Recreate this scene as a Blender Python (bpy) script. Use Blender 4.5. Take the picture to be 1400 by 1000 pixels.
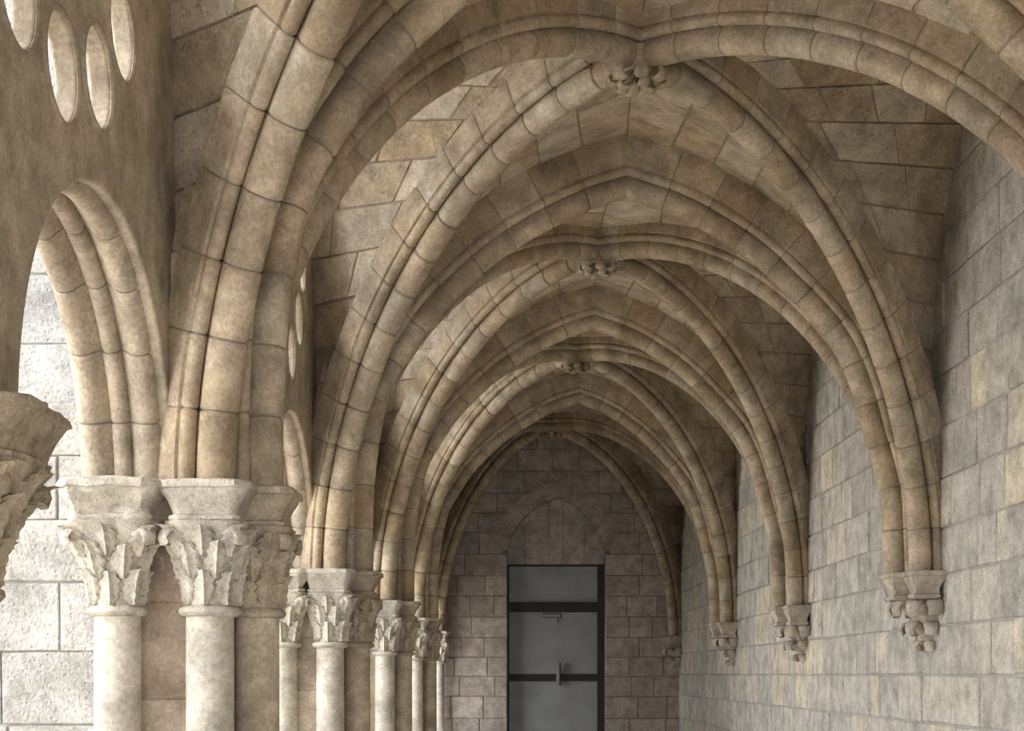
import bpy, bmesh, math, random
from mathutils import Vector, Matrix, noise
random.seed(11)
PI = math.pi
sc = bpy.context.scene
for _o in list(bpy.data.objects):
    bpy.data.objects.remove(_o)

# ------------------------------------------------------------------ camera, sky, exposure
EYE = 1.6                       # height of the lens above the gallery floor
F_PX, VX, VY = 2000.0, 706.0, 922.0     # focal length and vanishing point in 1400x1000 pixels
cam = bpy.data.cameras.new('camera')
cam.sensor_width = 36.0
cam.lens = 36.0 * F_PX / 1400.0
cam.shift_x = -(VX - 700.0) / 1400.0
cam.shift_y = (VY - 500.0) / 1400.0
cam.clip_start, cam.clip_end = 0.05, 300
cam_o = bpy.data.objects.new('camera', cam)
sc.collection.objects.link(cam_o)
cam_o.location = (0, 0, EYE)
cam_o.rotation_euler = (PI / 2, 0, 0)
sc.camera = cam_o

world = bpy.data.worlds.new('overcast_sky')
sc.world = world
world.use_nodes = True
bg = world.node_tree.nodes['Background']
bg.inputs[0].default_value = (0.95, 0.975, 1.0, 1)
bg.inputs[1].default_value = 5.0
sc.view_settings.view_transform = 'Standard'
sc.view_settings.look = 'None'
sc.view_settings.gamma = 1.0
sc.view_settings.use_curve_mapping = False
sc.view_settings.exposure = 0.68
sc.cycles.diffuse_bounces = 6
sc.cycles.max_bounces = 8

# ------------------------------------------------------------------ materials
def nd(nt, typ, **kw):
    n = nt.nodes.new(typ)
    for k, v in kw.items():
        setattr(n, k, v)
    return n

def stone(name, rough=0.9, pits=0.5, bump=0.5, dirt=0.5, dirt_col=(0.10, 0.075, 0.05), lime=0.3, island=None, scale=1.0, ochre=0.3):
    """limestone: object colour (or a random tint per loose piece) with mottling, grime, lime flecks, pits"""
    m = bpy.data.materials.new(name)
    m.use_nodes = True
    nt = m.node_tree
    L = nt.links.new
    bsdf = nt.nodes['Principled BSDF']
    bsdf.inputs['Roughness'].default_value = rough
    bsdf.inputs['Specular IOR Level'].default_value = 0.15
    geo = nd(nt, 'ShaderNodeNewGeometry')
    mp = nd(nt, 'ShaderNodeMapping')
    mp.inputs['Scale'].default_value = (scale, scale, scale)
    L(geo.outputs['Position'], mp.inputs['Vector'])
    if island:
        ramp = nd(nt, 'ShaderNodeValToRGB')
        ramp.color_ramp.interpolation = 'CONSTANT'
        els = ramp.color_ramp.elements
        while len(els) < len(island):
            els.new(0.5)
        for i, c in enumerate(island):
            els[i].position = i / len(island)
            els[i].color = (*c, 1)
        L(geo.outputs['Random Per Island'], ramp.inputs['Fac'])
        base = ramp.outputs['Color']
    else:
        oi = nd(nt, 'ShaderNodeObjectInfo')
        base = oi.outputs['Color']
    def noise_tex(sc_, det=6, rgh=0.6):
        n = nd(nt, 'ShaderNodeTexNoise')
        n.inputs['Scale'].default_value = sc_
        n.inputs['Detail'].default_value = det
        n.inputs['Roughness'].default_value = rgh
        L(mp.outputs['Vector'], n.inputs['Vector'])
        return n.outputs['Fac']
    def rng(v, a, b, c, d):
        r = nd(nt, 'ShaderNodeMapRange')
        for i, x in enumerate((a, b, c, d)):
            r.inputs[1 + i].default_value = x
        L(v, r.inputs[0])
        return r.outputs[0]
    def mix(fac, a, b, mode='MIX'):
        x = nd(nt, 'ShaderNodeMix', data_type='RGBA', blend_type=mode)
        if isinstance(fac, float):
            x.inputs[0].default_value = fac
        else:
            L(fac, x.inputs[0])
        for s, v in ((6, a), (7, b)):
            if isinstance(v, tuple):
                x.inputs[s].default_value = (*v, 1)
            else:
                L(v, x.inputs[s])
        return x.outputs[2]
    big = noise_tex(1.3, 4)
    mid = noise_tex(6.0, 7, 0.65)
    fine = noise_tex(55.0, 4, 0.7)
    tone = nd(nt, 'ShaderNodeMath', operation='MULTIPLY')
    L(rng(mid, 0.32, 0.68, 0.62, 1.28), tone.inputs[0])
    L(rng(fine, 0.35, 0.65, 0.80, 1.16), tone.inputs[1])
    vm = nd(nt, 'ShaderNodeVectorMath', operation='SCALE')
    L(base, vm.inputs[0])
    L(tone.outputs[0], vm.inputs['Scale'])
    col = vm.outputs[0]
    col = mix(rng(big, 0.45, 0.75, 0.0, dirt), col, dirt_col)
    och = noise_tex(2.7, 5, 0.6)
    col = mix(rng(och, 0.56, 0.72, 0.0, ochre), col, (0.30, 0.20, 0.10))
    blot = noise_tex(9.0, 7, 0.7)
    col = mix(rng(blot, 0.58, 0.72, 0.0, dirt * 0.9), col, dirt_col)
    fleck = noise_tex(17.0, 6, 0.75)
    col = mix(rng(fleck, 0.57, 0.66, 0.0, lime), col, (0.62, 0.58, 0.50))
    L(col, bsdf.inputs['Base Color'])
    vor = nd(nt, 'ShaderNodeTexVoronoi')
    vor.inputs['Scale'].default_value = 38.0
    L(mp.outputs['Vector'], vor.inputs['Vector'])
    pit = rng(vor.outputs['Distance'], 0.05, 0.35, 0.0, 1.0)
    hgt = nd(nt, 'ShaderNodeMath', operation='MULTIPLY_ADD')
    L(pit, hgt.inputs[0])
    hgt.inputs[1].default_value = pits
    L(mid, hgt.inputs[2])
    hg2 = nd(nt, 'ShaderNodeMath', operation='MULTIPLY_ADD')
    L(fine, hg2.inputs[0])
    hg2.inputs[1].default_value = 0.6
    L(hgt.outputs[0], hg2.inputs[2])
    bp = nd(nt, 'ShaderNodeBump')
    bp.inputs['Strength'].default_value = bump
    bp.inputs['Distance'].default_value = 0.022
    L(hg2.outputs[0], bp.inputs['Height'])
    L(bp.outputs['Normal'], bsdf.inputs['Normal'])
    return m

def plain(name, col, rough=0.6, var=0.2, scale=8.0, metal=0.0):
    m = bpy.data.materials.new(name)
    m.use_nodes = True
    nt = m.node_tree
    L = nt.links.new
    bsdf = nt.nodes['Principled BSDF']
    bsdf.inputs['Roughness'].default_value = rough
    bsdf.inputs['Metallic'].default_value = metal
    n = nd(nt, 'ShaderNodeTexNoise')
    n.inputs['Scale'].default_value = scale
    n.inputs['Detail'].default_value = 6
    geo = nd(nt, 'ShaderNodeNewGeometry')
    L(geo.outputs['Position'], n.inputs['Vector'])
    r = nd(nt, 'ShaderNodeValToRGB')
    r.color_ramp.elements[0].position, r.color_ramp.elements[1].position = 0.3, 0.7
    r.color_ramp.elements[0].color = (*[c * (1 - var) for c in col], 1)
    r.color_ramp.elements[1].color = (*[c * (1 + var) for c in col], 1)
    L(n.outputs['Fac'], r.inputs['Fac'])
    L(r.outputs['Color'], bsdf.inputs['Base Color'])
    return m

VAULT = [(.50, .405, .29), (.54, .45, .34), (.46, .375, .27), (.57, .49, .39), (.51, .435, .34), (.45, .35, .235)]
RIB = [(.42, .33, .225), (.45, .365, .265), (.37, .285, .19), (.44, .37, .28), (.40, .325, .24), (.43, .34, .24)]
WALLR = [(.45, .42, .375), (.42, .395, .355), (.47, .44, .39), (.53, .475, .385), (.56, .50, .40), (.48, .445, .39), (.435, .41, .37)]
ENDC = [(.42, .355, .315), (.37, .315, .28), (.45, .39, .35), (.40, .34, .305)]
ARC = [(.43, .36, .275), (.46, .39, .30), (.41, .34, .26)]
PALE = [(.54, .49, .415), (.57, .515, .435), (.50, .455, .39)]
OUT = [(.42, .41, .395), (.45, .43, .40), (.39, .385, .38), (.46, .44, .405)]

M_VAULT = stone('vault_limestone', bump=0.55, dirt=0.25, lime=0.4, ochre=0.25)
M_VAULT_FAR = stone('vault_limestone_far', bump=0.45, dirt=0.35, lime=0.3, island=VAULT)
M_RIB = stone('rib_limestone', bump=0.4, pits=0.25, dirt=0.55, dirt_col=(0.12, 0.082, 0.05), lime=0.3, ochre=0.35)
M_WALL = stone('ashlar_limestone', ochre=0.08, bump=0.55, pits=0.8, dirt=0.18, lime=0.3, dirt_col=(0.20, 0.19, 0.18))
M_WALL_FAR = stone('ashlar_limestone_far', ochre=0.08, bump=0.55, pits=0.8, dirt=0.18, lime=0.3, dirt_col=(0.20, 0.19, 0.18), island=WALLR)
M_CARVE = stone('carved_limestone', bump=0.45, pits=0.3, dirt=0.5, lime=0.3, scale=1.6)
M_COL = stone('column_limestone', ochre=0.12, bump=0.18, pits=0.15, dirt=0.12, lime=0.15)
M_OUT = stone('weathered_limestone', bump=0.8, pits=0.25, dirt=0.2, dirt_col=(0.24, 0.25, 0.27), lime=0.3, ochre=0.05)
M_PLATE = stone('tracery_limestone', bump=0.3, pits=0.2, dirt=0.3, lime=0.25)
M_MORTAR = plain('lime_mortar', (.21, .175, .135), 0.95, 0.25)
M_MORTAR_W = plain('web_mortar', (.32, .265, .20), 0.95, 0.25)
M_MORTAR_P = plain('pale_mortar', (.42, .41, .39), 0.95, 0.2)
M_MORTAR_G = plain('grey_mortar', (.34, .32, .29), 0.95, 0.2)
M_PANEL = plain('grey_painted_panel', (.25, .255, .265), 0.5, 0.15, 3.0)
M_BAR = plain('dark_steel_bar', (.012, .011, .011), 0.6, 0.2, 20.0)
M_FLOOR = plain('flagstone', (.58, .53, .45), 0.85, 0.15, 2.0)
M_GROUND = plain('courtyard_gravel', (.64, .60, .52), 0.95, 0.15, 4.0)

# ------------------------------------------------------------------ object helpers
C = sc.collection
def link(o, parent=None):
    C.objects.link(o)
    if parent is not None:
        o.parent = parent
        o.matrix_parent_inverse = Matrix.Translation(-Vector(parent.location))
    return o

def mesh_obj(name, verts, faces, mat, parent=None, color=None, smooth=None):
    me = bpy.data.meshes.new(name)
    me.from_pydata([tuple(v) for v in verts], [], faces)
    if smooth is not None:
        me.shade_smooth()
        me.set_sharp_from_angle(angle=math.radians(smooth))
    me.materials.append(mat)
    o = bpy.data.objects.new(name, me)
    if color:
        o.color = (*color, 1)
    return link(o, parent)

def thing(name, loc, label, cat, group=None):
    o = bpy.data.objects.new(name, None)
    o.empty_display_size = 0.2
    o.location = loc
    o['label'] = label
    o['category'] = cat
    if group:
        o['group'] = group
    C.objects.link(o)
    return o

def structure(o, label=None):
    o['kind'] = 'structure'
    if label:
        o['label'] = label
    return o

def tint(pal, v=0.06):
    c = random.choice(pal)
    k = 1 + random.uniform(-v, v)
    return tuple(x * k for x in c)

class MB:
    """collects pieces for one mesh"""
    def __init__(self):
        self.v, self.f = [], []
    def add(self, verts, faces):
        n = len(self.v)
        self.v += [tuple(p) for p in verts]
        self.f += [tuple(i + n for i in fc) for fc in faces]
    def build(self, name, mat, parent=None, color=None, smooth=None):
        return mesh_obj(name, self.v, self.f, mat, parent, color, smooth)

BOXF = [(0, 3, 2, 1), (4, 5, 6, 7), (0, 1, 5, 4), (1, 2, 6, 5), (2, 3, 7, 6), (3, 0, 4, 7)]
def box(x0, x1, y0, y1, z0, z1):
    return [(x0, y0, z0), (x1, y0, z0), (x1, y1, z0), (x0, y1, z0), (x0, y0, z1), (x1, y0, z1), (x1, y1, z1), (x0, y1, z1)], BOXF

def stone_block(O, U, V, N, u0, u1, v0, v1, depth, proud, ch=0.008):
    """a dressed block on the plane O + u*U + v*V, standing proud along N, with worn (chamfered, jittered) edges"""
    j = lambda a: random.uniform(-a, a)
    us, vs = [u0, u1], [v0, v1]
    P = []
    cs = [(u0 + j(.004), v0 + j(.004)), (u1 + j(.004), v0 + j(.004)), (u1 + j(.004), v1 + j(.004)), (u0 + j(.004), v1 + j(.004))]
    cu, cv = (u0 + u1) / 2, (v0 + v1) / 2
    for (a, b) in cs:
        P.append(O + U * a + V * b - N * depth)
    for (a, b) in cs:
        P.append(O + U * a + V * b + N * (proud - ch))
    for (a, b) in cs:
        P.append(O + U * (a + ch * (1 if a < cu else -1)) + V * (b + ch * (1 if b < cv else -1)) + N * (proud + j(.003)))
    F = []
    for k in range(4):
        n = (k + 1) % 4
        F.append((k, n, 4 + n, 4 + k))
        F.append((4 + k, 4 + n, 8 + n, 8 + k))
    F.append((8, 9, 10, 11))
    return P, F

def revolve(cx, cy, prof, seg=20, a0=0, a1=2 * PI):
    """prof = [(r, z)] bottom to top"""
    V, F = [], []
    full = abs(a1 - a0 - 2 * PI) < 1e-6
    n = seg if full else seg + 1
    for (r, z) in prof:
        for k in range(n):
            a = a0 + (a1 - a0) * k / seg
            V.append((cx + r * math.cos(a), cy + r * math.sin(a), z))
    for i in range(len(prof) - 1):
        for k in range(seg):
            k2 = (k + 1) % n
            F.append((i * n + k, i * n + k2, (i + 1) * n + k2, (i + 1) * n + k))
    if full:
        F.append(tuple(range(n))[::-1])
        F.append(tuple((len(prof) - 1) * n + k for k in range(n)))
    return V, F

def stack(plan, levels, jit=0.0):
    """plan = ccw polygon around its centre; levels = [(z, offset)]; gives a moulded slab"""
    cx = sum(p[0] for p in plan) / len(plan)
    cy = sum(p[1] for p in plan) / len(plan)
    V, F = [], []
    n = len(plan)
    for (z, off) in levels:
        for i in range(n):
            p0, p1, p2 = Vector(plan[i - 1]), Vector(plan[i]), Vector(plan[(i + 1) % n])
            e1, e2 = (p1 - p0).normalized(), (p2 - p1).normalized()
            n1, n2 = Vector((e1.y, -e1.x)), Vector((e2.y, -e2.x))
            bis = (n1 + n2)
            bis = bis / max(0.3, bis.length_squared) * 2
            q = p1 + bis * off
            if jit:
                d = noise.noise_vector(Vector((q.x * 23, q.y * 23, z * 31))) * jit + noise.noise_vector(Vector((q.x * 7, q.y * 7, z * 9))) * jit
                V.append((q.x + d.x, q.y + d.y, z + d.z * 0.6))
            else:
                V.append((q.x, q.y, z))
    for l in range(len(levels) - 1):
        for i in range(n):
            k = (i + 1) % n
            F.append((l * n + i, l * n + k, (l + 1) * n + k, (l + 1) * n + i))
    F.append(tuple(range(n))[::-1])
    F.append(tuple((len(levels) - 1) * n + i for i in range(n)))
    return V, F

def subdiv_plan(plan, d):
    out = []
    for i in range(len(plan)):
        a, b = Vector(plan[i]), Vector(plan[(i + 1) % len(plan)])
        k = max(1, int((b - a).length / d))
        for q in range(k):
            out.append(tuple(a.lerp(b, q / k)))
    return out

def filled(outline, holes, thick, bevel=0.0):
    """flat slab with holes from 2D loops: returns verts (a, b, +-thick/2) and faces"""
    cu = bpy.data.curves.new('outline', 'CURVE')
    cu.dimensions = '2D'
    cu.fill_mode = 'BOTH'
    cu.extrude = thick / 2 - bevel
    cu.bevel_depth = bevel
    cu.bevel_resolution = 2
    cu.offset = -bevel
    for lp in [outline] + holes:
        s = cu.splines.new('POLY')
        s.points.add(len(lp) - 1)
        for i, (a, b) in enumerate(lp):
            s.points[i].co = (a, b, 0, 1)
        s.use_cyclic_u = True
    o = bpy.data.objects.new('outline', cu)
    C.objects.link(o)
    bpy.context.view_layer.update()
    me = bpy.data.meshes.new_from_object(o.evaluated_get(bpy.context.evaluated_depsgraph_get()))
    V = [tuple(v.co) for v in me.vertices]
    F = [tuple(p.vertices) for p in me.polygons]
    bpy.data.objects.remove(o)
    bpy.data.curves.remove(cu)
    bpy.data.meshes.remove(me)
    return V, F

def catmull(pts, n=12):
    P = [Vector(p) for p in pts]
    out = []
    for i in range(len(P) - 1):
        p0 = P[i - 1] if i > 0 else P[i] * 2 - P[i + 1]
        p3 = P[i + 2] if i + 2 < len(P) else P[i + 1] * 2 - P[i]
        for k in range(n):
            t = k / n
            out.append(0.5 * ((2 * P[i]) + (P[i + 1] - p0) * t + (2 * p0 - 5 * P[i] + 4 * P[i + 1] - p3) * t * t
                              + (3 * P[i] - p0 - 3 * P[i + 1] + p3) * t ** 3))
    out.append(P[-1])
    return out

# ------------------------------------------------------------------ plan of the gallery
B = 4.2
YP = [1.89 + B * i for i in range(-2, 5)]         # piers: index 0,1 behind the lens, 2 beside it, 3..6 in view
Y_END = 24.2
YP.append(Y_END)
def wall_x(y):                                     # right wall leans in slightly with distance
    return 2.91 - 0.0155 * (y - 10.05)
PLATE_X = -1.40                                    # gallery face of the arcade wall
SPR = [.765, .765, .765, .765, .715, .715, .705, .70]          # springing above eye level
COR = [.705, .705, .705, .705, .705, .667, .65, .62]
XL_D = [-1.25, -1.25, -1.25, -1.235, -1.285, -1.285, -1.275, -1.28]   # shaft of the diagonal ribs
XL_T = [-1.10, -1.10, -1.10, -1.085, -1.124, -1.128, -1.114, -1.12]   # shaft of the transverse arch
XR_T = [2.80, 2.80, 2.80, 2.78, 2.70, 2.65, 2.58, 2.53]
AP = [(.78, 3.43), (.78, 3.43), (.78, 3.43), (.78, 3.43), (.773, 3.468), (.765, 3.535), (.80, 3.58), (.60, 3.78)]
BOSS = [(.70, 3.44), (.70, 3.44), (.70, 3.30), (.675, 3.48), (.69, 3.60), (.675, 3.65), (.50, 3.66)]
BOSS_Y = [(YP[i] + YP[i + 1]) / 2 for i in range(7)]
BOSS_Y[3] = 8.15
DOFF = 0.2

LH = [(485, 780), (485, 720), (487, 660), (495, 592), (512, 520), (540, 470), (585, 408), (660, 338), (730, 292), (800, 258), (858, 240)]
RH = [(1246, 780), (1244, 730), (1241, 676), (1234, 640), (1220, 592), (1204, 536), (1186, 488), (1164, 448), (1126, 404), (1060, 342), (1010, 306), (940, 268), (858, 240)]
def norm_half(pts):
    x0, y0 = pts[0]
    x1, y1 = pts[-1]
    return catmull([((x - x0) / (x1 - x0), (y0 - y) / (y0 - y1)) for x, y in pts])
LHN, RHN = norm_half(LH), norm_half(RH)

def half_transverse(i, side):
    ax, az = AP[i]
    if side < 0:
        x0, z0, N = XL_T[i], SPR[i], LHN
    else:
        x0, z0, N = XR_T[i], COR[i], RHN
    span, rise = abs(ax - x0), az - z0
    h = Vector((-side, 0, 0))
    o = Vector((x0, YP[i], z0 + EYE))
    return o, h, [(p.x * span, p.y * rise) for p in N]

def half_diagonal(bay, side, end):
    """end 0: springs at pier `bay`, end 1: at pier `bay+1`"""
    i = bay + end
    y = YP[i] + (DOFF if end == 0 else -DOFF)
    x = XL_D[i] if side < 0 else wall_x(y) - 0.10
    z = SPR[i] if side < 0 else COR[i]
    bx_, bz = BOSS[bay]
    o = Vector((x, y, z + EYE))
    d = Vector((bx_ - x, BOSS_Y[bay] - y, 0))
    D = d.length
    h = d / D
    dz = bz - z
    st = max(0.0, dz - D * 1.02)
    pts = [(0, 0)] if st > 0.02 else []
    for k in range(49):
        t = k / 48 * PI / 2
        w = 1 - math.cos(t)
        pe = 1.88 if side < 0 else 1.95
        pts.append((D * w, st + (dz - st) * (1 - (1 - w) ** pe) ** (1 / pe)))
    return o, h, pts

def resample(pts, n):
    P = [Vector(p) for p in pts]
    d = [0]
    for a, b in zip(P, P[1:]):
        d.append(d[-1] + (b - a).length)
    out, k = [], 0
    for i in range(n + 1):
        s = d[-1] * i / n
        while k < len(d) - 2 and d[k + 1] < s:
            k += 1
        t = (s - d[k]) / max(1e-9, d[k + 1] - d[k])
        out.append(P[k].lerp(P[k + 1], t))
    return out, d[-1]

# mouldings: (lateral, outward) closed loops; 0 outward is the dark quirk between the two rolls
def rib_profile(hw, top, r_small, r_big, drop):
    right = [(hw, top), (hw, r_small * 2 + .004)]
    c = (hw - r_small, r_small)
    for k in range(7):
        a = math.radians(60 - 35 * k)
        right.append((c[0] + r_small * math.cos(a), c[1] + r_small * math.sin(a)))
    right.append((r_big * .62, .040))
    for k in range(8):
        a = math.radians(30 - 120 * k / 7)
        right.append((r_big * math.cos(a), drop + r_big * math.sin(a)))
    left = [(-a, b) for a, b in reversed(right[:-1])]
    return right + left
PR_T = rib_profile(.16, .36, .032, .076, -.042)
PR_D = rib_profile(.12, .24, .034, .076, -.048)

def inset(prof, d):
    """the moulding loop shrunk by d all round"""
    n = len(prof)
    area = sum(prof[i][0] * prof[(i + 1) % n][1] - prof[(i + 1) % n][0] * prof[i][1] for i in range(n))
    sg = 1 if area > 0 else -1
    out = []
    for i in range(n):
        p0, p1, p2 = Vector(prof[i - 1]), Vector(prof[i]), Vector(prof[(i + 1) % n])
        e1, e2 = (p1 - p0).normalized(), (p2 - p1).normalized()
        nn = Vector((-e1.y, e1.x)) + Vector((-e2.y, e2.x))
        nn = nn.normalized() if nn.length > 1e-4 else Vector((-e1.y, e1.x))
        out.append(tuple(p1 + nn * (sg * d)))
    return out

def ring(o, h, p, t2, prof, lat, s, last=False):
    n2 = Vector((-t2.y, t2.x)) if not last else Vector((0, 1))
    out = []
    for (a, b) in prof:
        q = p + n2 * b
        out.append(o + h * q.x + Vector((0, 0, q.y)) + lat * (a * s))
    return out

def half_rib(par, o, h, pts, prof, piece, pal, mat, s=1, miter=True):
    """one half rib from springing to crown: single voussoirs over a recessed mortar bed"""
    lat = h.cross(Vector((0, 0, 1)))
    n0 = max(4, round(resample(pts, 10)[1] / piece))
    sub = 4
    P, L = resample(pts, n0 * sub)
    T = []
    for i in range(len(P)):
        a, b = P[max(0, i - 1)], P[min(len(P) - 1, i + 1)]
        T.append((b - a).normalized())
    np_ = len(prof)
    def loft(rings, cap=True):
        V = [v for r in rings for v in r]
        F = []
        for i in range(len(rings) - 1):
            for k in range(np_):
                k2 = (k + 1) % np_
                F.append((i * np_ + k, i * np_ + k2, (i + 1) * np_ + k2, (i + 1) * np_ + k))
        if cap:
            F.append(tuple(range(np_))[::-1])
            F.append(tuple((len(rings) - 1) * np_ + k for k in range(np_)))
        return V, F
    p_bed, p_end = inset(prof, .009), inset(prof, .006)
    bed = [ring(o, h, P[i], T[i], p_bed, lat, s, miter and i == len(P) - 1) for i in range(0, len(P), 2)]
    mesh_obj('mortar_bed', *loft(bed), M_MORTAR, par, smooth=40)
    for k in range(n0):
        i0, i1 = k * sub, (k + 1) * sub
        g, ch = .0035, .008
        dl = (P[i1] - P[i0]).length
        rs = []
        p_full = inset(prof, random.uniform(-.002, .002))
        for (i, off, gr) in ((i0, g, p_end), (i0, g + ch, p_full), (i0 + 1, 0, p_full), (i0 + 2, 0, p_full), (i0 + 3, 0, p_full), (i1, -g - ch, p_full), (i1, -g, p_end)):
            last = miter and i == len(P) - 1
            if last:
                off = 0
            rs.append(ring(o, h, P[i] + T[i] * off, T[i], gr, lat, s, last))
        mesh_obj('voussoir', *loft(rs), mat, par, tint(pal), smooth=40)

# ------------------------------------------------------------------ the shell: floor, right wall, end wall, back wall, courtyard
def course_rows(z0, z1, hmin, hmax):
    rows, z = [], z0
    while z < z1 - .05:
        h = random.uniform(hmin, hmax)
        if z + h > z1 - .1:
            h = z1 - z
        rows.append((z, z + h))
        z += h
    return rows

o = MB(); o.add(*box(-1.9, 3.6, -7.2, Y_END + .6, -.2, 0)); fl = o.build('floor', M_FLOOR); structure(fl)
o = MB(); o.add(*box(-40, -1.9, -25, 45, -.3, .55)); g_ = o.build('courtyard_ground', M_GROUND)
structure(g_, 'pale gravel courtyard ground outside the arcade')

# right wall
w0, w1 = Vector((wall_x(-7), -7, 0)), Vector((wall_x(Y_END + .3), Y_END + .3, 0))
U = (w1 - w0).normalized(); V_ = Vector((0, 0, 1)); N = Vector((-U.y, U.x, 0))
LEN = (w1 - w0).length
mb = MB()
b0 = [w0 - N * .012, w1 - N * .012, w1 - N * .5, w0 - N * .5]
mb.add(b0 + [p + Vector((0, 0, 6.3)) for p in b0], BOXF)
wr = structure(mb.build('wall_right', M_MORTAR_G), 'pale ashlar gallery wall that carries the carved corbels')
near, far = [], MB()
for (z0, z1) in course_rows(.2, 6.2, .30, .38):
    u = random.uniform(-.4, 0)
    while u < LEN:
        grp = noise.noise(Vector(((u - 7) * .45, z0 * .6, 3.1)))
        wd = random.uniform(.5, .95) if grp > 0.05 else random.uniform(.28, .62)
        a, b = max(0, u), min(LEN, u + wd)
        y = w0.y + u
        if b - a > .06 and y > -3:
            P, F = stone_block(w0, U, V_, N, a + .006, b - .006, z0 + .006, z1 - .006, .05, random.uniform(-.004, .009))
            if 6.2 < y < 15.2 and .9 < z0 < 5.4 and (z0 - EYE) / y * 2000 < 960:
                smoothb = wd > .5
                c = tint(WALLR[:3] + WALLR[5:] if smoothb and random.random() < .85 else [WALLR[2], WALLR[5], (.60, .53, .41), (.57, .51, .42), (.52, .48, .41)], .06)
                near.append((P, F, c, (z1 - z0) * (b - a) / max(1, y) ** 3))
            else:
                far.add(P, F)
        u += wd
near.sort(key=lambda t: -t[3])
for k, (P, F, c, _) in enumerate(near):
    if k < 300:
        mesh_obj('stone', P, F, M_WALL, wr, c)
    else:
        far.add(P, F)
q = far.build('stonework', M_WALL_FAR, wr); q['kind'] = 'stuff'

# end wall with the pointed doorway
DX0, DX1, DSP, DAP = -.15, 1.47, 2.05, 2.92       # jambs, springing and apex above eye level
def door_arch(grow=0.0, n=14):
    xm = (DX0 + DX1) / 2 + .02
    out = []
    for sgn, x0 in ((-1, DX0 - grow), (1, DX1 + grow)):
        dx, dz = abs(xm - x0), DAP + grow - DSP
        R = (dx * dx + dz * dz) / (2 * dx)
        a1 = math.asin(min(1, dz / R))
        half = []
        for k in range(n + 1):
            t = a1 * k / n
            px, pz = x0 - sgn * (R - R * math.cos(t)), DSP + R * math.sin(t)
            qx, qz = x0 + (xm - x0) * k / n, DSP + dz * k / n
            half.append((px * .72 + qx * .28, pz * .72 + qz * .28))
        out.append(half)
    return out
lh, rh = door_arch()
hole = [(DX0, -1.6), ] + lh + rh[::-1][1:] + [(DX1, -1.6)]
hole = [(x, z + EYE) for x, z in hole]
outl = [(-2.2, -.05), (DX0, -.05)] + hole[1:-1] + [(DX1, -.05), (3.3, -.05), (3.3, 6.2), (-2.2, 6.2)]
V, F = filled(outl, [], .5)
we = mesh_obj('wall_end', [(a, Y_END + .262 + c, b) for a, b, c in V], F, M_MORTAR)
structure(we, 'shaded ashlar wall with the pointed doorway')
rows = course_rows(.2, 6.0, .31, .37)
lo, ro = door_arch(.10)
def ring_x(z, half):
    zz = z - EYE
    if zz < DSP:
        return half[0][0]
    for (xa, za), (xb, zb) in zip(half, half[1:]):
        if za <= zz <= zb:
            return xa + (xb - xa) * (zz - za) / max(1e-6, zb - za)
    return None
for (z0, z1) in rows:
    u = -2.1 - random.uniform(0, .4)
    segs = []
    zc = (z0 + z1) / 2
    xl, xr = ring_x(min(zc, z1), lo), ring_x(min(zc, z1), ro)
    if zc - EYE < DSP:
        xl, xr = DX0, DX1
    spans = [(-2.1, 3.2)] if xl is None else [(-2.1, xl), (xr, 3.2)]
    for (s0, s1) in spans:
        u = s0
        while u < s1 - .02:
            wd = random.uniform(.34, .62)
            if s1 - (u + wd) < .2:
                wd = s1 - u
            P, F = stone_block(Vector((0, Y_END, 0)), Vector((1, 0, 0)), V_, Vector((0, -1, 0)), u + .006, u + wd - .006, z0 + .006, z1 - .006, .04, random.uniform(-.004, .012))
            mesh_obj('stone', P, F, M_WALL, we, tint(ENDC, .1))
            u += wd
for half, sgn in ((lh, -1), (rh, 1)):              # voussoirs of the door arch
    HO, _ = resample(door_arch(.30)[0 if sgn < 0 else 1], 6)
    HI, _ = resample(half, 6)
    for k in range(6):
        ps = [HI[k], HI[k + 1], HO[k + 1], HO[k]]
        cxm = sum((p for p in ps), Vector((0, 0))) / 4
        ps = [p + (cxm - p) * .03 for p in ps]
        P = [Vector((p.x, Y_END + .3, p.y + EYE)) for p in ps] + [Vector((p.x, Y_END - .035, p.y + EYE)) for p in ps]
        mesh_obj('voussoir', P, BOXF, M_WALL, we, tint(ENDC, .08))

# door: tympanum slabs over a steel frame with three grey panels
dr = bpy.data.objects.new('door_1', None); dr.location = ((DX0 + DX1) / 2, Y_END + .2, 0); C.objects.link(dr)
structure(dr, 'grey panelled door in dark steel frame under stone tympanum')
n = 5
xs = [DX0 + (DX1 - DX0) * k / n + random.uniform(-.05, .05) * (0 < k < n) for k in range(n + 1)]
for k in range(n):
    a, b = xs[k] + .004, xs[k + 1] - .004
    def top(x):
        best = DAP
        hf = lh if x < (DX0 + DX1) / 2 + .02 else rh
        for (xa, za), (xb, zb) in zip(hf, hf[1:]):
            if min(xa, xb) <= x <= max(xa, xb):
                return za + (zb - za) * (x - xa) / (xb - xa if abs(xb - xa) > 1e-6 else 1e-6)
        return DSP if abs(x - (DX0 + DX1) / 2) > .5 else best
    xx = [a + (b - a) * j / 6 for j in range(7)]
    lp = [(a, 1.83 + EYE)] + [(b, 1.83 + EYE)] + [(x, top(x) + EYE + .02) for x in reversed(xx)]
    m_ = len(lp)
    P = [(x, Y_END + .20, z) for x, z in lp] + [(x, Y_END + .42, z) for x, z in lp]
    F = [tuple(range(m_)), tuple(range(m_, 2 * m_))[::-1]] + [(i, i + m_, (i + 1) % m_ + m_, (i + 1) % m_) for i in range(m_)]
    mesh_obj('tympanum_slab', P, F, M_WALL, dr, tint(ENDC, .05))
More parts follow.
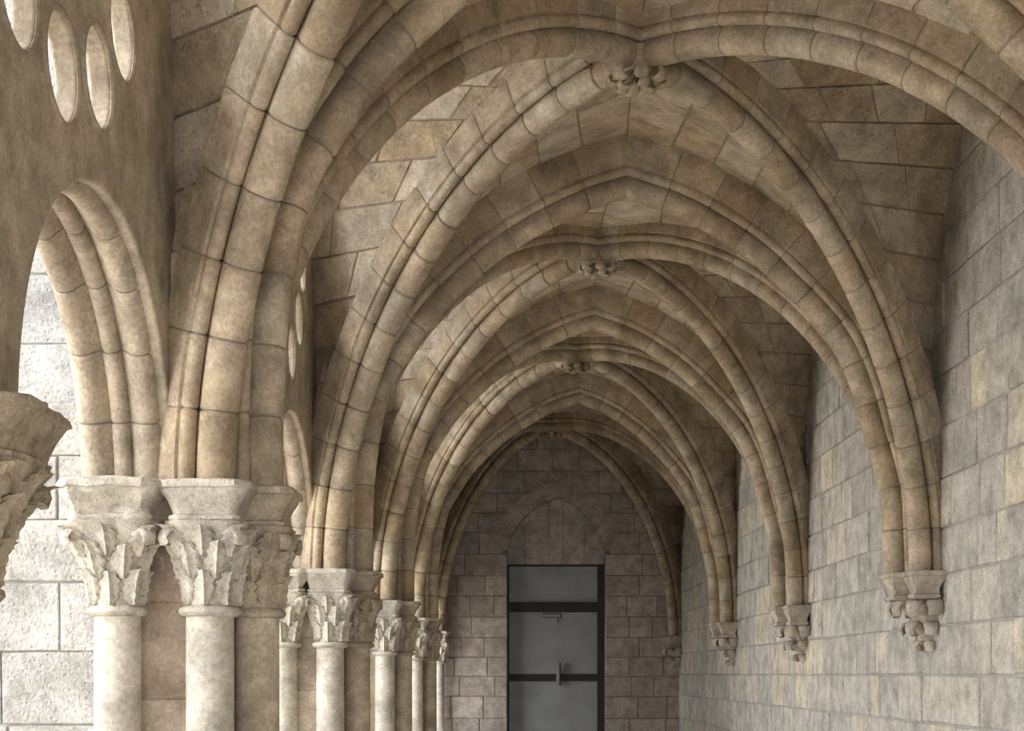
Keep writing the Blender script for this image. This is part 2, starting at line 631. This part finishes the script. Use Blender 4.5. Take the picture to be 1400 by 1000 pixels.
def dbox(name, x0, x1, z0, z1, y0, y1, mat):
    m_ = MB(); m_.add(*box(x0, x1, Y_END + y0, Y_END + y1, z0 + EYE, z1 + EYE)); return m_.build(name, mat, dr)
dbox('top_bar', DX0, DX1, 1.795, 1.83, .20, .30, M_BAR)
dbox('transom_bar', DX0, DX1, 1.03, 1.20, .20, .30, M_BAR)
dbox('middle_bar', DX0, DX1, -.12, 0.0, .20, .30, M_BAR)
dbox('frame_post', DX1 - .12, DX1, -1.6, 1.83, .19, .30, M_BAR)
dbox('frame_post', DX0, DX0 + .03, -1.6, 1.83, .19, .30, M_BAR)
dbox('panel', DX0 + .02, DX1 - .10, 1.2, 1.80, .24, .28, M_PANEL)
dbox('panel', DX0 + .02, DX1 - .10, 0, 1.04, .24, .28, M_PANEL)
dbox('panel', DX0 + .02, DX1 - .10, -1.58, -.11, .24, .28, M_PANEL)
dbox('backing', DX0 - .12, DX1 + .12, -1.6, 2.95, .43, .50, M_BAR)
hd = dbox('latch', .665, .725, -.19, .10, .165, .21, M_PANEL)
m_ = MB(); m_.add(*box(.715, .74, Y_END + .15, Y_END + .2, EYE - .19, EYE + .19)); k_ = m_.build('latch_bolt', M_BAR, dr)
for (x0, x1, z0, z1) in ((.43, .75, 1.0, 1.015), (.43, .75, .94, .95), (.735, .75, .93, 1.015), (.69, .705, .85, .94)):
    dbox('hinge_strap', x0, x1, z0, z1, .225, .245, M_BAR)

# ------------------------------------------------------------------ ribs
CL = {6: 'first', 5: 'second', 4: 'third', 3: 'fourth', 2: 'fifth', 1: 'sixth'}
ORD = {6: 'first', 5: 'second', 4: 'third', 3: 'fourth', 2: 'fifth', 1: 'sixth', 0: 'seventh'}
for i in range(1, 7):
    where = 'pointed transverse arch across the %s pier from the door' % ORD[i]
    t = thing('transverse_arch', (.7, YP[i], EYE), where, 'arch', 'pointed arches across the gallery')
    for side in (-1, 1):
        half_rib(t, *half_transverse(i, side), PR_T, .30, RIB, M_RIB)
for bay in range(1, 7):
    for k in (0, 1):
        # k 0: from pier `bay` on the arcade side to the far corbel, k 1: the crossing one
        t = thing('diagonal_rib', (BOSS[bay][0], BOSS_Y[bay], EYE),
                  'diagonal rib in the %s vault from the door, springing from the %s pier' % (CL[bay], ORD[bay] if k == 0 else ORD.get(bay + 1, 'corner')), 'rib', 'diagonal vault ribs')
        half_rib(t, *half_diagonal(bay, -1, k), PR_D, .29, RIB, M_RIB)
        half_rib(t, *half_diagonal(bay, 1, 1 - k), PR_D, .29, RIB, M_RIB)

# ------------------------------------------------------------------ vault cells
def lift(o, h, pts, d):
    """the curve `pts` pushed outward by d, as world points with their height ratio"""
    P, _ = resample(pts, 120)
    out = []
    for i in range(len(P)):
        a, b = P[max(0, i - 1)], P[min(len(P) - 1, i + 1)]
        t2 = (b - a).normalized()
        q = P[i] + (Vector((-t2.y, t2.x)) if i < len(P) - 1 else Vector((0, 1))) * d
        out.append(o + h * q.x + Vector((0, 0, q.y)))
    return out
def phi_curve(W):
    z0, z1 = W[0].z, max(p.z for p in W)
    ph, last = [], -1
    for p in W:
        v = math.asin(max(0, min(1, (p.z - z0) / (z1 - z0)))) / (PI / 2)
        v = max(v, last + 1e-6)
        last = v
        ph.append(v)
    ph[-1] = max(1.0, ph[-1])
    def at(u):
        if u <= ph[0]:
            return W[0]
        for i in range(len(W) - 1):
            if ph[i] <= u <= ph[i + 1]:
                return W[i].lerp(W[i + 1], (u - ph[i]) / (ph[i + 1] - ph[i]))
        return W[-1]
    return at
def wall_curve(bay, side, end):
    i = bay + end
    sg = 1 if end == 0 else -1
    y0 = YP[i] + sg * .05
    yb = BOSS_Y[bay]
    a = abs(yb - y0)
    z0 = (SPR[i] if side < 0 else COR[i]) + EYE
    zst = 2.05 + EYE
    zt = 4.15 + EYE
    out = []
    for k in range(20):
        z = z0 + (zst - z0) * k / 20
        out.append(Vector((PLATE_X - .02 if side < 0 else wall_x(y0) + .02, y0, z)))
    for k in range(81):
        t = k / 80 * PI / 2
        y = y0 + sg * a * (1 - math.cos(t))
        out.append(Vector((PLATE_X - .02 if side < 0 else wall_x(y) + .02, y, zst + (zt - zst) * math.sin(t))))
    return out

def cell(ceil, web, A, W, ctr, pieces, stuff, len_c, flip_rows=False):
    fa, fw = phi_curve(A), phi_curve(W)
    # rows of even girth on the outer curve
    M = 60
    us = [k / M for k in range(M + 1)]
    pw = [fw(u) for u in us]
    d = [0]
    for a, b in zip(pw, pw[1:]):
        d.append(d[-1] + (b - a).length)
    nrow = max(6, round(d[-1] / .31))
    ru = []
    for r in range(nrow + 1):
        s = d[-1] * r / nrow
        k = 0
        while k < M - 1 and d[k + 1] < s:
            k += 1
        ru.append(us[k] + (us[k + 1] - us[k]) * (s - d[k]) / max(1e-9, d[k + 1] - d[k]))
    ru[0], ru[-1] = 0, 1
    Hw = max(p.z for p in W) - W[0].z
    Ha = max(p.z for p in A) - A[0].z
    def S(u, v):
        sn = math.sin(u * PI / 2)
        ra = (Hw * sn - (Hw - Ha) * sn ** 5) / Ha
        ua = math.asin(max(0, min(1, ra))) / (PI / 2) if u < 1 else 1.0
        return fa(ua).lerp(fw(u), v)
    # backing (mortar) sheet
    nv = 4
    V = [S(u, v / nv) for u in ru for v in range(nv + 1)]
    F = [(r * (nv + 1) + c, r * (nv + 1) + c + 1, (r + 1) * (nv + 1) + c + 1, (r + 1) * (nv + 1) + c) for r in range(nrow) for c in range(nv)]
    web.add(V, F)
    for r in range(nrow):
        u0, u1 = ru[r], ru[r + 1]
        wid = (S((u0 + u1) / 2, 1) - S((u0 + u1) / 2, 0)).length
        if wid < .04:
            continue
        hgt = (S(u1, .5) - S(u0, .5)).length
        cuts = [0.0]
        v = random.uniform(.15, .55) if r % 2 else random.uniform(.35, .6)
        while v < wid - .16:
            cuts.append(v / wid)
            v += random.uniform(.34, .62)
        cuts.append(1.0)
        for c in range(len(cuts) - 1):
            v0, v1 = cuts[c], cuts[c + 1]
            gv, gu = .006 / wid, .006 / max(.05, hgt) * (u1 - u0)
            q = [S(u0 + gu, v0 + gv), S(u0 + gu, v1 - gv), S(u1 - gu, v1 - gv), S(u1 - gu, v0 + gv)]
            nn = (q[2] - q[0]).cross(q[3] - q[1])
            if nn.length < 1e-6:
                continue
            nn.normalize()
            cm = (q[0] + q[1] + q[2] + q[3]) / 4
            if nn.dot(ctr - cm) < 0:
                nn = -nn
                q = [q[0], q[3], q[2], q[1]]
            pr = random.uniform(.008, .018)
            ch = .008
            P = [p - nn * .02 for p in q] + [p + nn * (pr - ch) for p in q] + [p + (cm - p).normalized() * ch + nn * pr for p in q]
            Fs = []
            for k in range(4):
                n2 = (k + 1) % 4
                Fs += [(k, n2, 4 + n2, 4 + k), (4 + k, 4 + n2, 8 + n2, 8 + k)]
            Fs.append((8, 9, 10, 11))
            area = (q[1] - q[0]).length * (q[3] - q[0]).length
            pieces.append((area / max(1.0, cm.y) ** 2, P, Fs))

CL_ = {6: 'first', 5: 'second', 4: 'third', 3: 'fourth', 2: 'fifth', 1: 'sixth'}
for bay in range(1, 7):
    web, pieces = MB(), []
    ctr = Vector((BOSS[bay][0], BOSS_Y[bay], EYE + .5))
    for side in (-1, 1):
        for end in (0, 1):
            o_, h_, p_ = half_diagonal(bay, side, end)
            Rc = lift(o_, h_, p_, .14)
            cell(None, web, Rc, wall_curve(bay, side, end), ctr, pieces, None, .5)
            o_, h_, p_ = half_transverse(bay + end, side)
            cell(None, web, Rc, lift(o_, h_, p_, .29), ctr, pieces, None, .5)
    ce = web.build('ceiling', M_MORTAR_W)
    structure(ce, 'coursed stone webs of the %s vault from the door' % CL[bay])
    stf = MB()
    pieces.sort(key=lambda t: -t[0])
    for k, (_, P, F) in enumerate(pieces):
        if bay >= 2 and k < 298:
            mesh_obj('stone', P, F, M_VAULT, ce, tint(VAULT, .05))
        else:
            stf.add(P, F)
    if stf.v:
        q = stf.build('stonework', M_VAULT_FAR, ce); q['kind'] = 'stuff'
m_ = MB(); m_.add(*box(-2.2, 4.2, -7.5, Y_END + .6, 6.15, 6.4)); structure(m_.build('ceiling', M_MORTAR), 'roof slab over the vaults')

# ------------------------------------------------------------------ carved things
def bell_r(th, t, r0, half):
    c, s = abs(math.cos(th)), abs(math.sin(th))
    rs = min(half * 1.22, half / max(c, s))
    k = t ** 1.9
    return r0 + (rs - r0) * k

def bell_mesh(cx, cy, z0, z1, r0, half, seg=32, lev=9):
    V, F = [], []
    for l in range(lev + 1):
        t = l / lev
        for k in range(seg):
            a = 2 * PI * k / seg
            r = bell_r(a, t, r0, half)
            V.append((cx + r * math.cos(a), cy + r * math.sin(a), z0 + (z1 - z0) * t))
    for l in range(lev):
        for k in range(seg):
            k2 = (k + 1) % seg
            F.append((l * seg + k, l * seg + k2, (l + 1) * seg + k2, (l + 1) * seg + k))
    F.append(tuple(range(seg))[::-1]); F.append(tuple(lev * seg + k for k in range(seg)))
    return V, F

def leaf_mesh(cx, cy, z0, z1, r0, half, th0, ta, tb, w, curl, lobes=4):
    """a lobed leaf lying on the bell between heights ta..tb, its tip curling outwards; w = half width in metres"""
    nu, nv = 18, 9
    front, back = [], []
    for i in range(nu):
        t = i / (nu - 1)
        env = math.sin(PI * (.06 + .86 * t)) ** .75 * (1 + .20 * math.cos(2 * PI * (lobes * t + .25)))
        tt = ta + (tb - ta) * t
        lift_ = .012 + .004 * t + curl * max(0, (t - .55) / .45) ** 2
        drop = -.55 * curl * max(0, (t - .75) / .25) ** 2
        for j in range(nv):
            s = (j / (nv - 1) * 2 - 1)
            r = bell_r(th0, tt, r0, half)
            th = th0 + s * env * w / max(.05, r)
            r = bell_r(th, tt, r0, half) * .5 + r * .5
            ridge = .014 * (1 - abs(s)) ** 2 + .007 * math.cos(3 * PI * s) * (.6 + .4 * math.cos(2 * PI * lobes * t)) - .010 * abs(s) ** 3
            rr = r + lift_ + ridge
            z = z0 + (z1 - z0) * tt + drop
            front.append((cx + rr * math.cos(th), cy + rr * math.sin(th), z))
            rb = rr - .016 - .01 * (1 - t)
            back.append((cx + rb * math.cos(th), cy + rb * math.sin(th), z - .004))
    V = front + back
    n = nu * nv
    F = []
    for i in range(nu - 1):
        for j in range(nv - 1):
            a = i * nv + j
            F.append((a, a + 1, a + nv + 1, a + nv))
            F.append((n + a, n + a + nv, n + a + nv + 1, n + a + 1))
    rim = [j for j in range(nv)] + [i * nv + nv - 1 for i in range(1, nu)] + [(nu - 1) * nv + j for j in range(nv - 2, -1, -1)] + [i * nv for i in range(nu - 2, 0, -1)]
    for a, b in zip(rim, rim[1:] + rim[:1]):
        F.append((a, n + a, n + b, b))
    return V, F

def oct_plan(cx, cy, hx, hy, c):
    return [(cx - hx + c, cy - hy), (cx + hx - c, cy - hy), (cx + hx, cy - hy + c), (cx + hx, cy + hy - c), (cx + hx - c, cy + hy), (cx - hx + c, cy + hy), (cx - hx, cy + hy - c), (cx - hx, cy - hy + c)]

def abacus_levels(z0, z1):
    h = z1 - z0
    return [(z0, -.055), (z0 + h * .07, -.044), (z0 + h * .15, -.044), (z0 + h * .20, -.060), (z0 + h * .32, -.056), (z0 + h * .52, -.040), (z0 + h * .70, -.020), (z0 + h * .80, -.014), (z0 + h * .82, 0), (z1 - .006, 0), (z1, -.006)]

def capital(par, cx, cy, zt, r, half, pal, nleaf=8, ab_h=.165, cap_h=.335, worn=0.004, base=.55):
    """shaft, neck ring, leafy bell and moulded abacus; zt = top of the abacus"""
    z1 = zt - ab_h
    z0 = z1 - cap_h
    col = tint(pal, .03)
    sh = MB(); sh.add(*revolve(cx, cy, [(r * 1.35, base), (r * 1.35, base + .08), (r * 1.2, base + .12), (r * 1.02, base + .15), (r, base + .3), (r * .985, z0 - .02)], 28))
    sh.build('shaft', M_COL, par, col, smooth=40)
    nk = MB(); nk.add(*revolve(cx, cy, [(r, z0 - .035), (r * 1.18, z0 - .032), (r * 1.30, z0 - .018), (r * 1.27, z0 - .004), (r * 1.08, z0 + .008), (r, z0 + .01)], 28))
    nk.build('neck_ring', M_CARVE, par, col, smooth=50)
    cp = mesh_obj('capital', *bell_mesh(cx, cy, z0 + .004, z1 + .004, r * 1.02, half * .86), M_CARVE, par, col, smooth=40)
    for (ta, tb, w, curl, ph, m) in ((.03, .46, .040, .012, 0, nleaf), (.34, .78, .043, .016, .5, nleaf), (.60, .98, .046, .020, 0, nleaf)):
        for k in range(m):
            a = 2 * PI * (k + ph) / m + random.uniform(-.04, .04)
            mesh_obj('leaf', *leaf_mesh(cx, cy, z0, z1, r, half * .86, a, ta, tb + random.uniform(-.03, .02), w, curl), M_CARVE, cp, tint([col], .08), smooth=50)
    for k in range(4):
        a = PI / 4 + PI / 2 * k
        d = Vector((math.cos(a), math.sin(a), 0))
        rr = bell_r(a, .72, r, half * .86)
        mesh_obj('leaf', *crocket(Vector((cx, cy, z0 + (z1 - z0) * .62)) + d * (rr - .035), d, Vector((0, 0, 1)), .085, .030), M_CARVE, cp, tint([col], .06), smooth=60)
    plan = subdiv_plan(oct_plan(cx, cy, half, half, half * .28), .035)
    mesh_obj('abacus', *stack(plan, abacus_levels(z1, zt), worn), M_CARVE, par, tint([col], .04), smooth=40)

def lobe_mesh(c, dirv, r, up=Vector((0, 0, -1))):
    """a curled, cupped leaf lobe"""
    d = dirv.normalized()
    side = d.cross(up).normalized()
    V, F = [], []
    nu, nv = 7, 10
    for i in range(nu):
        t = i / (nu - 1)
        for j in range(nv):
            a = 2 * PI * j / nv
            rad = r * math.sin(PI * (.08 + .84 * t)) * (1 + .12 * math.cos(3 * a))
            bend = up * (r * .9 * t * t)
            p = c + d * (r * 1.7 * t) + bend + side * (rad * math.cos(a)) + (up * .55 + d * .2) * (rad * math.sin(a) * (.6 if math.sin(a) < 0 else .35))
            V.append(tuple(p))
    for i in range(nu - 1):
        for j in range(nv):
            k = (j + 1) % nv
            F.append((i * nv + j, i * nv + k, (i + 1) * nv + k, (i + 1) * nv + j))
    F.append(tuple(range(nv))[::-1]); F.append(tuple((nu - 1) * nv + j for j in range(nv)))
    return V, F

def crocket(base, d, up, ln, r):
    """a fleshy stalk that rises from `base`, leans out along d and rolls over into a knob"""
    d = d.normalized()
    side = d.cross(up).normalized()
    V, F = [], []
    nu, nv = 12, 8
    for i in range(nu):
        t = i / (nu - 1)
        if t < .6:
            k = t / .6
            p = base + up * (ln * .85 * k) + d * (ln * .55 * k * k)
            tg = (up * .85 + d * 1.1 * k).normalized()
        else:
            k = (t - .6) / .4
            a = k * PI * 1.15
            q = base + up * (ln * .85) + d * (ln * .55)
            rc = r * 1.0
            e = (d * .75 - up * .25).normalized(); w_ = (up * .75 + d * .25).normalized()
            p = q + e * (rc * (1 - math.cos(a))) + w_ * (rc * math.sin(a))
            tg = (e * math.sin(a) + w_ * math.cos(a)).normalized()
        nn = side.cross(tg).normalized()
        wd = r * (.55 + .55 * t) * (1.0 if t < .9 else .75)
        if i == 0:
            wd *= .5
        for j in range(nv):
            a = 2 * PI * j / nv
            V.append(tuple(p + side * (wd * 1.25 * math.cos(a)) + nn * (wd * .62 * math.sin(a) * (1 + .25 * math.cos(2 * a)))))
    for i in range(nu - 1):
        for j in range(nv):
            k = (j + 1) % nv
            F.append((i * nv + j, i * nv + k, (i + 1) * nv + k, (i + 1) * nv + j))
    F.append(tuple(range(nv))[::-1]); F.append(tuple((nu - 1) * nv + j for j in range(nv)))
    return V, F

# ------------------------------------------------------------------ arcade piers
def pier(i):
    y, zt = YP[i], SPR[i] + EYE
    t = thing('compound_pier', (-1.4, y, .55), 'arcade pier with leafy capitals, the %s from the door' % ORD[i], 'pier', 'piers of the arcade')
    yn, yf = y - .19, y + .19
    capital(t, -1.605, yn, zt, .097, .215, PALE, worn=.018)
    capital(t, XL_D[i], yn, zt, .097, .185, PALE)
    capital(t, XL_T[i], y + .02, zt, .095, .175, ARC, nleaf=6)
    capital(t, XL_D[i], yf, zt, .097, .185, ARC)
    capital(t, -1.605, yf, zt, .097, .215, PALE)
    z = .55
    xr = XL_T[i] - .08
    while z < zt - .05:
        h = min(random.uniform(.26, .40), zt - .02 - z)
        if h < .08:
            h = .08
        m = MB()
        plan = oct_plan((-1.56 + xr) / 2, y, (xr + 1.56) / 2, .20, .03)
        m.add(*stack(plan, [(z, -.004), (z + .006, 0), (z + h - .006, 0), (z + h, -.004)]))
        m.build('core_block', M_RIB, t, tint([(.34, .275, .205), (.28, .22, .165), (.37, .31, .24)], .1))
        z += h
for i in range(2, 7):
    pier(i)

t = thing('corner_column', (XL_D[7], Y_END - .19, .55), 'column with leafy capital in the corner between arcade and end wall', 'column')
capital(t, XL_D[7], Y_END - .19, SPR[7] + EYE, .097, .185, PALE)

def mid_column(i):
    y = (YP[i] + YP[i + 1]) / 2 + .06
    t = thing('arcade_column', (-1.58, y, .55), 'single arcade column between two piers in the %s bay from the door' % CL[i], 'column', 'columns between the piers')
    capital(t, -1.55, y, SPR[i] + EYE - .025, .10, .26, ARC, worn=.012, ab_h=.17)
for i in range(1, 7):
    mid_column(i)

# ------------------------------------------------------------------ arcade wall: tracery plates and the pointed openings
def sub_arch(yc, half, rise, zs, grow=0.0):
    out = []
    for sgn in (-1, 1):
        dx, dz = half + grow, rise + grow
        R = (dx * dx + dz * dz) / (2 * dx)
        a1 = math.asin(min(1, dz / R)) if R >= dx - 1e-6 else PI / 2
        pts = []
        for k in range(25):
            tt = a1 * k / 24
            pts.append((yc + sgn * (dx - (R - R * math.cos(tt))), zs + R * math.sin(tt)))
        out.append(pts)
    return out
SUB_PR = [(.17, .17)]
def _roll(c, d, r, a0, a1, n=7):
    return [(c + r * math.cos(math.radians(a0 + (a1 - a0) * k / (n - 1))), d + r * math.sin(math.radians(a0 + (a1 - a0) * k / (n - 1)))) for k in range(n)]
SUB_PR += _roll(.115, .05, .055, 20, -160) + _roll(0.0, .055, .038, 0, -180) + _roll(-.115, .05, .055, -20, -200)
SUB_PR += [(-.17, .17)]
wl = None
for i in range(1, 7):
    y0, y1 = YP[i], YP[i + 1]
    zs = SPR[i] + EYE - .035
    ym = (y0 + y1) / 2
    arches = []
    hs = (y1 - y0) / 4 - .16
    for yc in ((y0 + ym) / 2, (ym + y1) / 2):
        arches.append((yc, hs))
    bottoms = []
    outl = [(y0, zs)]
    if i == 6:
        m_ = MB(); m_.add(*box(-1.70, -1.45, y0, y1 - 1.5, .5, zs + 1.45)); m_.add(*box(-1.70, -1.45, y1 - 1.55, y1, zs + .4, zs + 1.45)); m_.build('shade_infill', M_PLATE, None, tint(ARC))  # unseen walling, shaped to keep the last bay and end wall dark
        INF = bpy.context.scene.collection.objects[-1]
    for (yc, hf) in arches:
        L_, R_ = sub_arch(yc, hf, hf * 1.0, zs, .03)
        outl += L_ + R_[::-1][1:]
    outl += [(y1, zs), (y1, 6.1), (y0, 6.1)]
    holes = []
    rc = (ym + .44, 2.78 + EYE)
    for k in range(14 if i < 6 else 0):
        a = math.radians(-85 + 360 / 14 * k)
        cy, cz, r = rc[0] + .91 * math.cos(a), rc[1] + .91 * math.sin(a), .158
        holes.append([(cy + r * math.cos(2 * PI * q / 28), cz + r * math.sin(2 * PI * q / 28)) for q in range(28)])
    if i < 6:                                      # six-lobed opening added inside the ring to let more daylight onto the vaults
        holes.append([(rc[0] + (.50 + .09 * abs(math.sin(3 * t_))) * math.cos(t_), rc[1] + (.50 + .09 * abs(math.sin(3 * t_))) * math.sin(t_)) for t_ in [2 * PI * q / 60 for q in range(60)]])
    V, F = filled(outl, holes, .075, .012)
    plate = mesh_obj('wall_left', [(PLATE_X - .0375 + c, a, b) for a, b, c in V], F, M_PLATE, None, tint(ARC, .03))
    structure(plate, 'arcade wall with %s twin pointed arches, %s bay from the door' % ('ring of round openings above' if i < 6 else 'plain stone above', CL[i]))
    if i == 6:
        INF.parent = plate
    # raised ring edges round each opening and the scribed circle
    for k in range(14 if i < 6 else 0):
        a = math.radians(-85 + 360 / 14 * k)
        cy, cz = rc[0] + .91 * math.cos(a), rc[1] + .91 * math.sin(a)
        V, F = [], []
        n1, n2 = 28, 6
        for q in range(n1):
            aa = 2 * PI * q / n1
            for s in range(n2):
                b_ = 2 * PI * s / n2
                rr = .172 + .012 * math.cos(b_)
                V.append((PLATE_X + .010 * math.sin(b_), cy + rr * math.cos(aa), cz + rr * math.sin(aa)))
        for q in range(n1):
            for s in range(n2):
                F.append((q * n2 + s, q * n2 + (s + 1) % n2, ((q + 1) % n1) * n2 + (s + 1) % n2, ((q + 1) % n1) * n2 + s))
        mesh_obj('oculus_rim', V, F, M_PLATE, plate, tint(ARC, .03), smooth=60)
    for q, (yc, hf) in enumerate(arches):
        t = thing('arcade_arch', (-1.6, yc, zs), 'moulded pointed arch of the arcade %s the single column, %s bay from the door' % (('beyond' if q else 'before'), CL[i]), 'arch', 'pointed arches of the arcade')
        L_, R_ = sub_arch(yc, hf, hf * 1.0, 0, 0)
        for pts, sg in ((L_, 1), (R_, -1)):
            o_ = Vector((-1.605, pts[0][0], zs))
            h_ = Vector((0, sg, 0))
            half_rib(t, o_, h_, [(abs(p[0] - pts[0][0]), p[1]) for p in pts], SUB_PR, .27, ARC, M_RIB)
# low wall that carries the arcade
m_ = MB(); m_.add(*box(-1.85, -1.0, -7.2, Y_END + .3, -.05, .56)); structure(m_.build('wall_low', M_FLOOR), 'low wall under the arcade columns')

m_ = MB(); m_.add(*box(-2.3, -1.40, -7.5, Y_END + .6, 5.75, 6.0)); structure(m_.build('shade_overhang', M_FLOOR), 'added overhang that shades the outside of the arcade')  # unseen slab added to cut the skylight on the round openings
# ------------------------------------------------------------------ buttresses outside
for i in range(2, 7):
    y = YP[i]
    t = thing('buttress', (-2.6, y, .55), 'pale block buttress outside the %s arcade pier from the door' % ORD[i], 'buttress', 'buttresses outside the arcade')
    m = MB(); m.add(*box(-4.0, -1.76, y + .07, y + .5, .5, 2.74)); m.add(*box(-4.0, -1.76, y + .30, y + .6, 2.7, 6.2)); m.build('mortar_core', M_MORTAR_P, t)
    for (za, zb, yy) in ((.55, 2.74, y + .06), (2.76, 5.6, y + .29)):
        for (z0, z1) in course_rows(za, zb, .25, .31):
            u = -4.0
            while u < -1.78:
                wd = random.uniform(.24, .55)
                b = min(-1.76, u + wd)
                if -1.76 - b < .12:
                    b = -1.76
                P, F = stone_block(Vector((0, yy, 0)), Vector((1, 0, 0)), V_, Vector((0, -1, 0)), u + .003, b - .003, z0 + .003, z1 - .003, .04, random.uniform(0, .008), .005)
                mesh_obj('stone', P, F, M_OUT, t, tint(OUT, .06))
                u = b

# ------------------------------------------------------------------ corbels on the right wall
def corbel(i):
    y = YP[i]
    if i == 7:
        y -= .08
    zt = COR[i] + EYE
    lab = 'small carved corbel in the corner beside the end wall' if i == 7 else 'leaf-carved corbel on the right-hand ashlar wall opposite the %s pier from the door' % ORD[i]
    lab = lab.replace('right-hand ', '')
    t = thing('wall_corbel', (wall_x(y), y, zt - .5), lab, 'corbel', 'leaf-carved wall corbels')
    wx = wall_x(y) + .03
    col = tint([(.46, .40, .335)], .05)
    yel = [(y, .17, .355)]
    if i < 7:
        yel += [(y - .24, .13, .27), (y + .24, .13, .27)]
    else:
        yel += [(y - .22, .13, .27)]
    for (yy, hy, px) in yel:
        x0, x1 = wx - px, wx
        plan = [(x0 + .02, yy - hy), (x1, yy - hy), (x1, yy + hy), (x0 + .02, yy + hy), (x0, yy + hy - .02), (x0, yy - hy + .02)]
        mesh_obj('abacus', *stack(subdiv_plan(plan, .05), abacus_levels(zt - .19, zt), .003), M_CARVE, t, tint([col], .05), smooth=40)
    # tapering body
    lev = [(zt - .18, .25, .28), (zt - .24, .20, .23), (zt - .32, .13, .16), (zt - .40, .085, .10), (zt - .48, .055, .06), (zt - .56, .03, .03), (zt - .60, .008, .01)]
    V, F = [], []
    n = 13
    for (z, px, hy) in lev:
        for k in range(n):
            a = PI / 2 + PI * k / (n - 1)
            V.append((wx + px * math.cos(a), y + hy * math.sin(a), z))
    for l in range(len(lev) - 1):
        for k in range(n - 1):
            F.append((l * n + k, l * n + k + 1, (l + 1) * n + k + 1, (l + 1) * n + k))
    F.append(tuple(range(n))); F.append(tuple((len(lev) - 1) * n + k for k in range(n))[::-1])
    bd = mesh_obj('body', V, F, M_CARVE, t, col, smooth=50)
    UP = Vector((0, 0, 1))
    for (z, px, hy, m, ln, r) in ((zt - .40, .10, .13, 6, .19, .050), (zt - .50, .055, .07, 4, .14, .042), (zt - .58, .02, .025, 3, .09, .032)):
        for k in range(m):
            a = PI / 2 + PI * (k + .5) / m
            d = Vector((math.cos(a), math.sin(a), 0))
            c = Vector((wx + px * math.cos(a), y + hy * math.sin(a), z))
            mesh_obj('leaf', *crocket(c, d, UP, ln, r), M_CARVE, bd, tint([col], .12), smooth=60)
for i in range(2, 8):
    corbel(i)

# ------------------------------------------------------------------ bosses
for bay in range(1, 7):
    bx_, bz = BOSS[bay]
    c = Vector((bx_, BOSS_Y[bay], bz + EYE - .15))
    t = thing('vault_boss', c, 'carved leafy boss where the ribs cross in the %s vault from the door' % CL[bay], 'boss', 'leafy bosses at the rib crossings')
    col = tint(RIB, .03)
    mb = MB(); mb.add(*revolve(c.x, c.y, [(.02, c.z - .01), (.05, c.z), (.08, c.z + .02), (.11, c.z + .06), (.12, c.z + .14)], 20))
    mb.build('core', M_CARVE, t, col, smooth=50)
    DN = Vector((0, 0, -1))
    for (m, rad, ln, r, dz) in ((7, .055, .075, .032, .045), (4, .015, .065, .028, .0)):
        for k in range(m):
            a = 2 * PI * k / m + .3
            d = Vector((math.cos(a), math.sin(a), 0))
            mesh_obj('leaf', *crocket(c + d * rad + Vector((0, 0, dz)), d, DN, ln, r), M_CARVE, t, tint([col], .1), smooth=60)
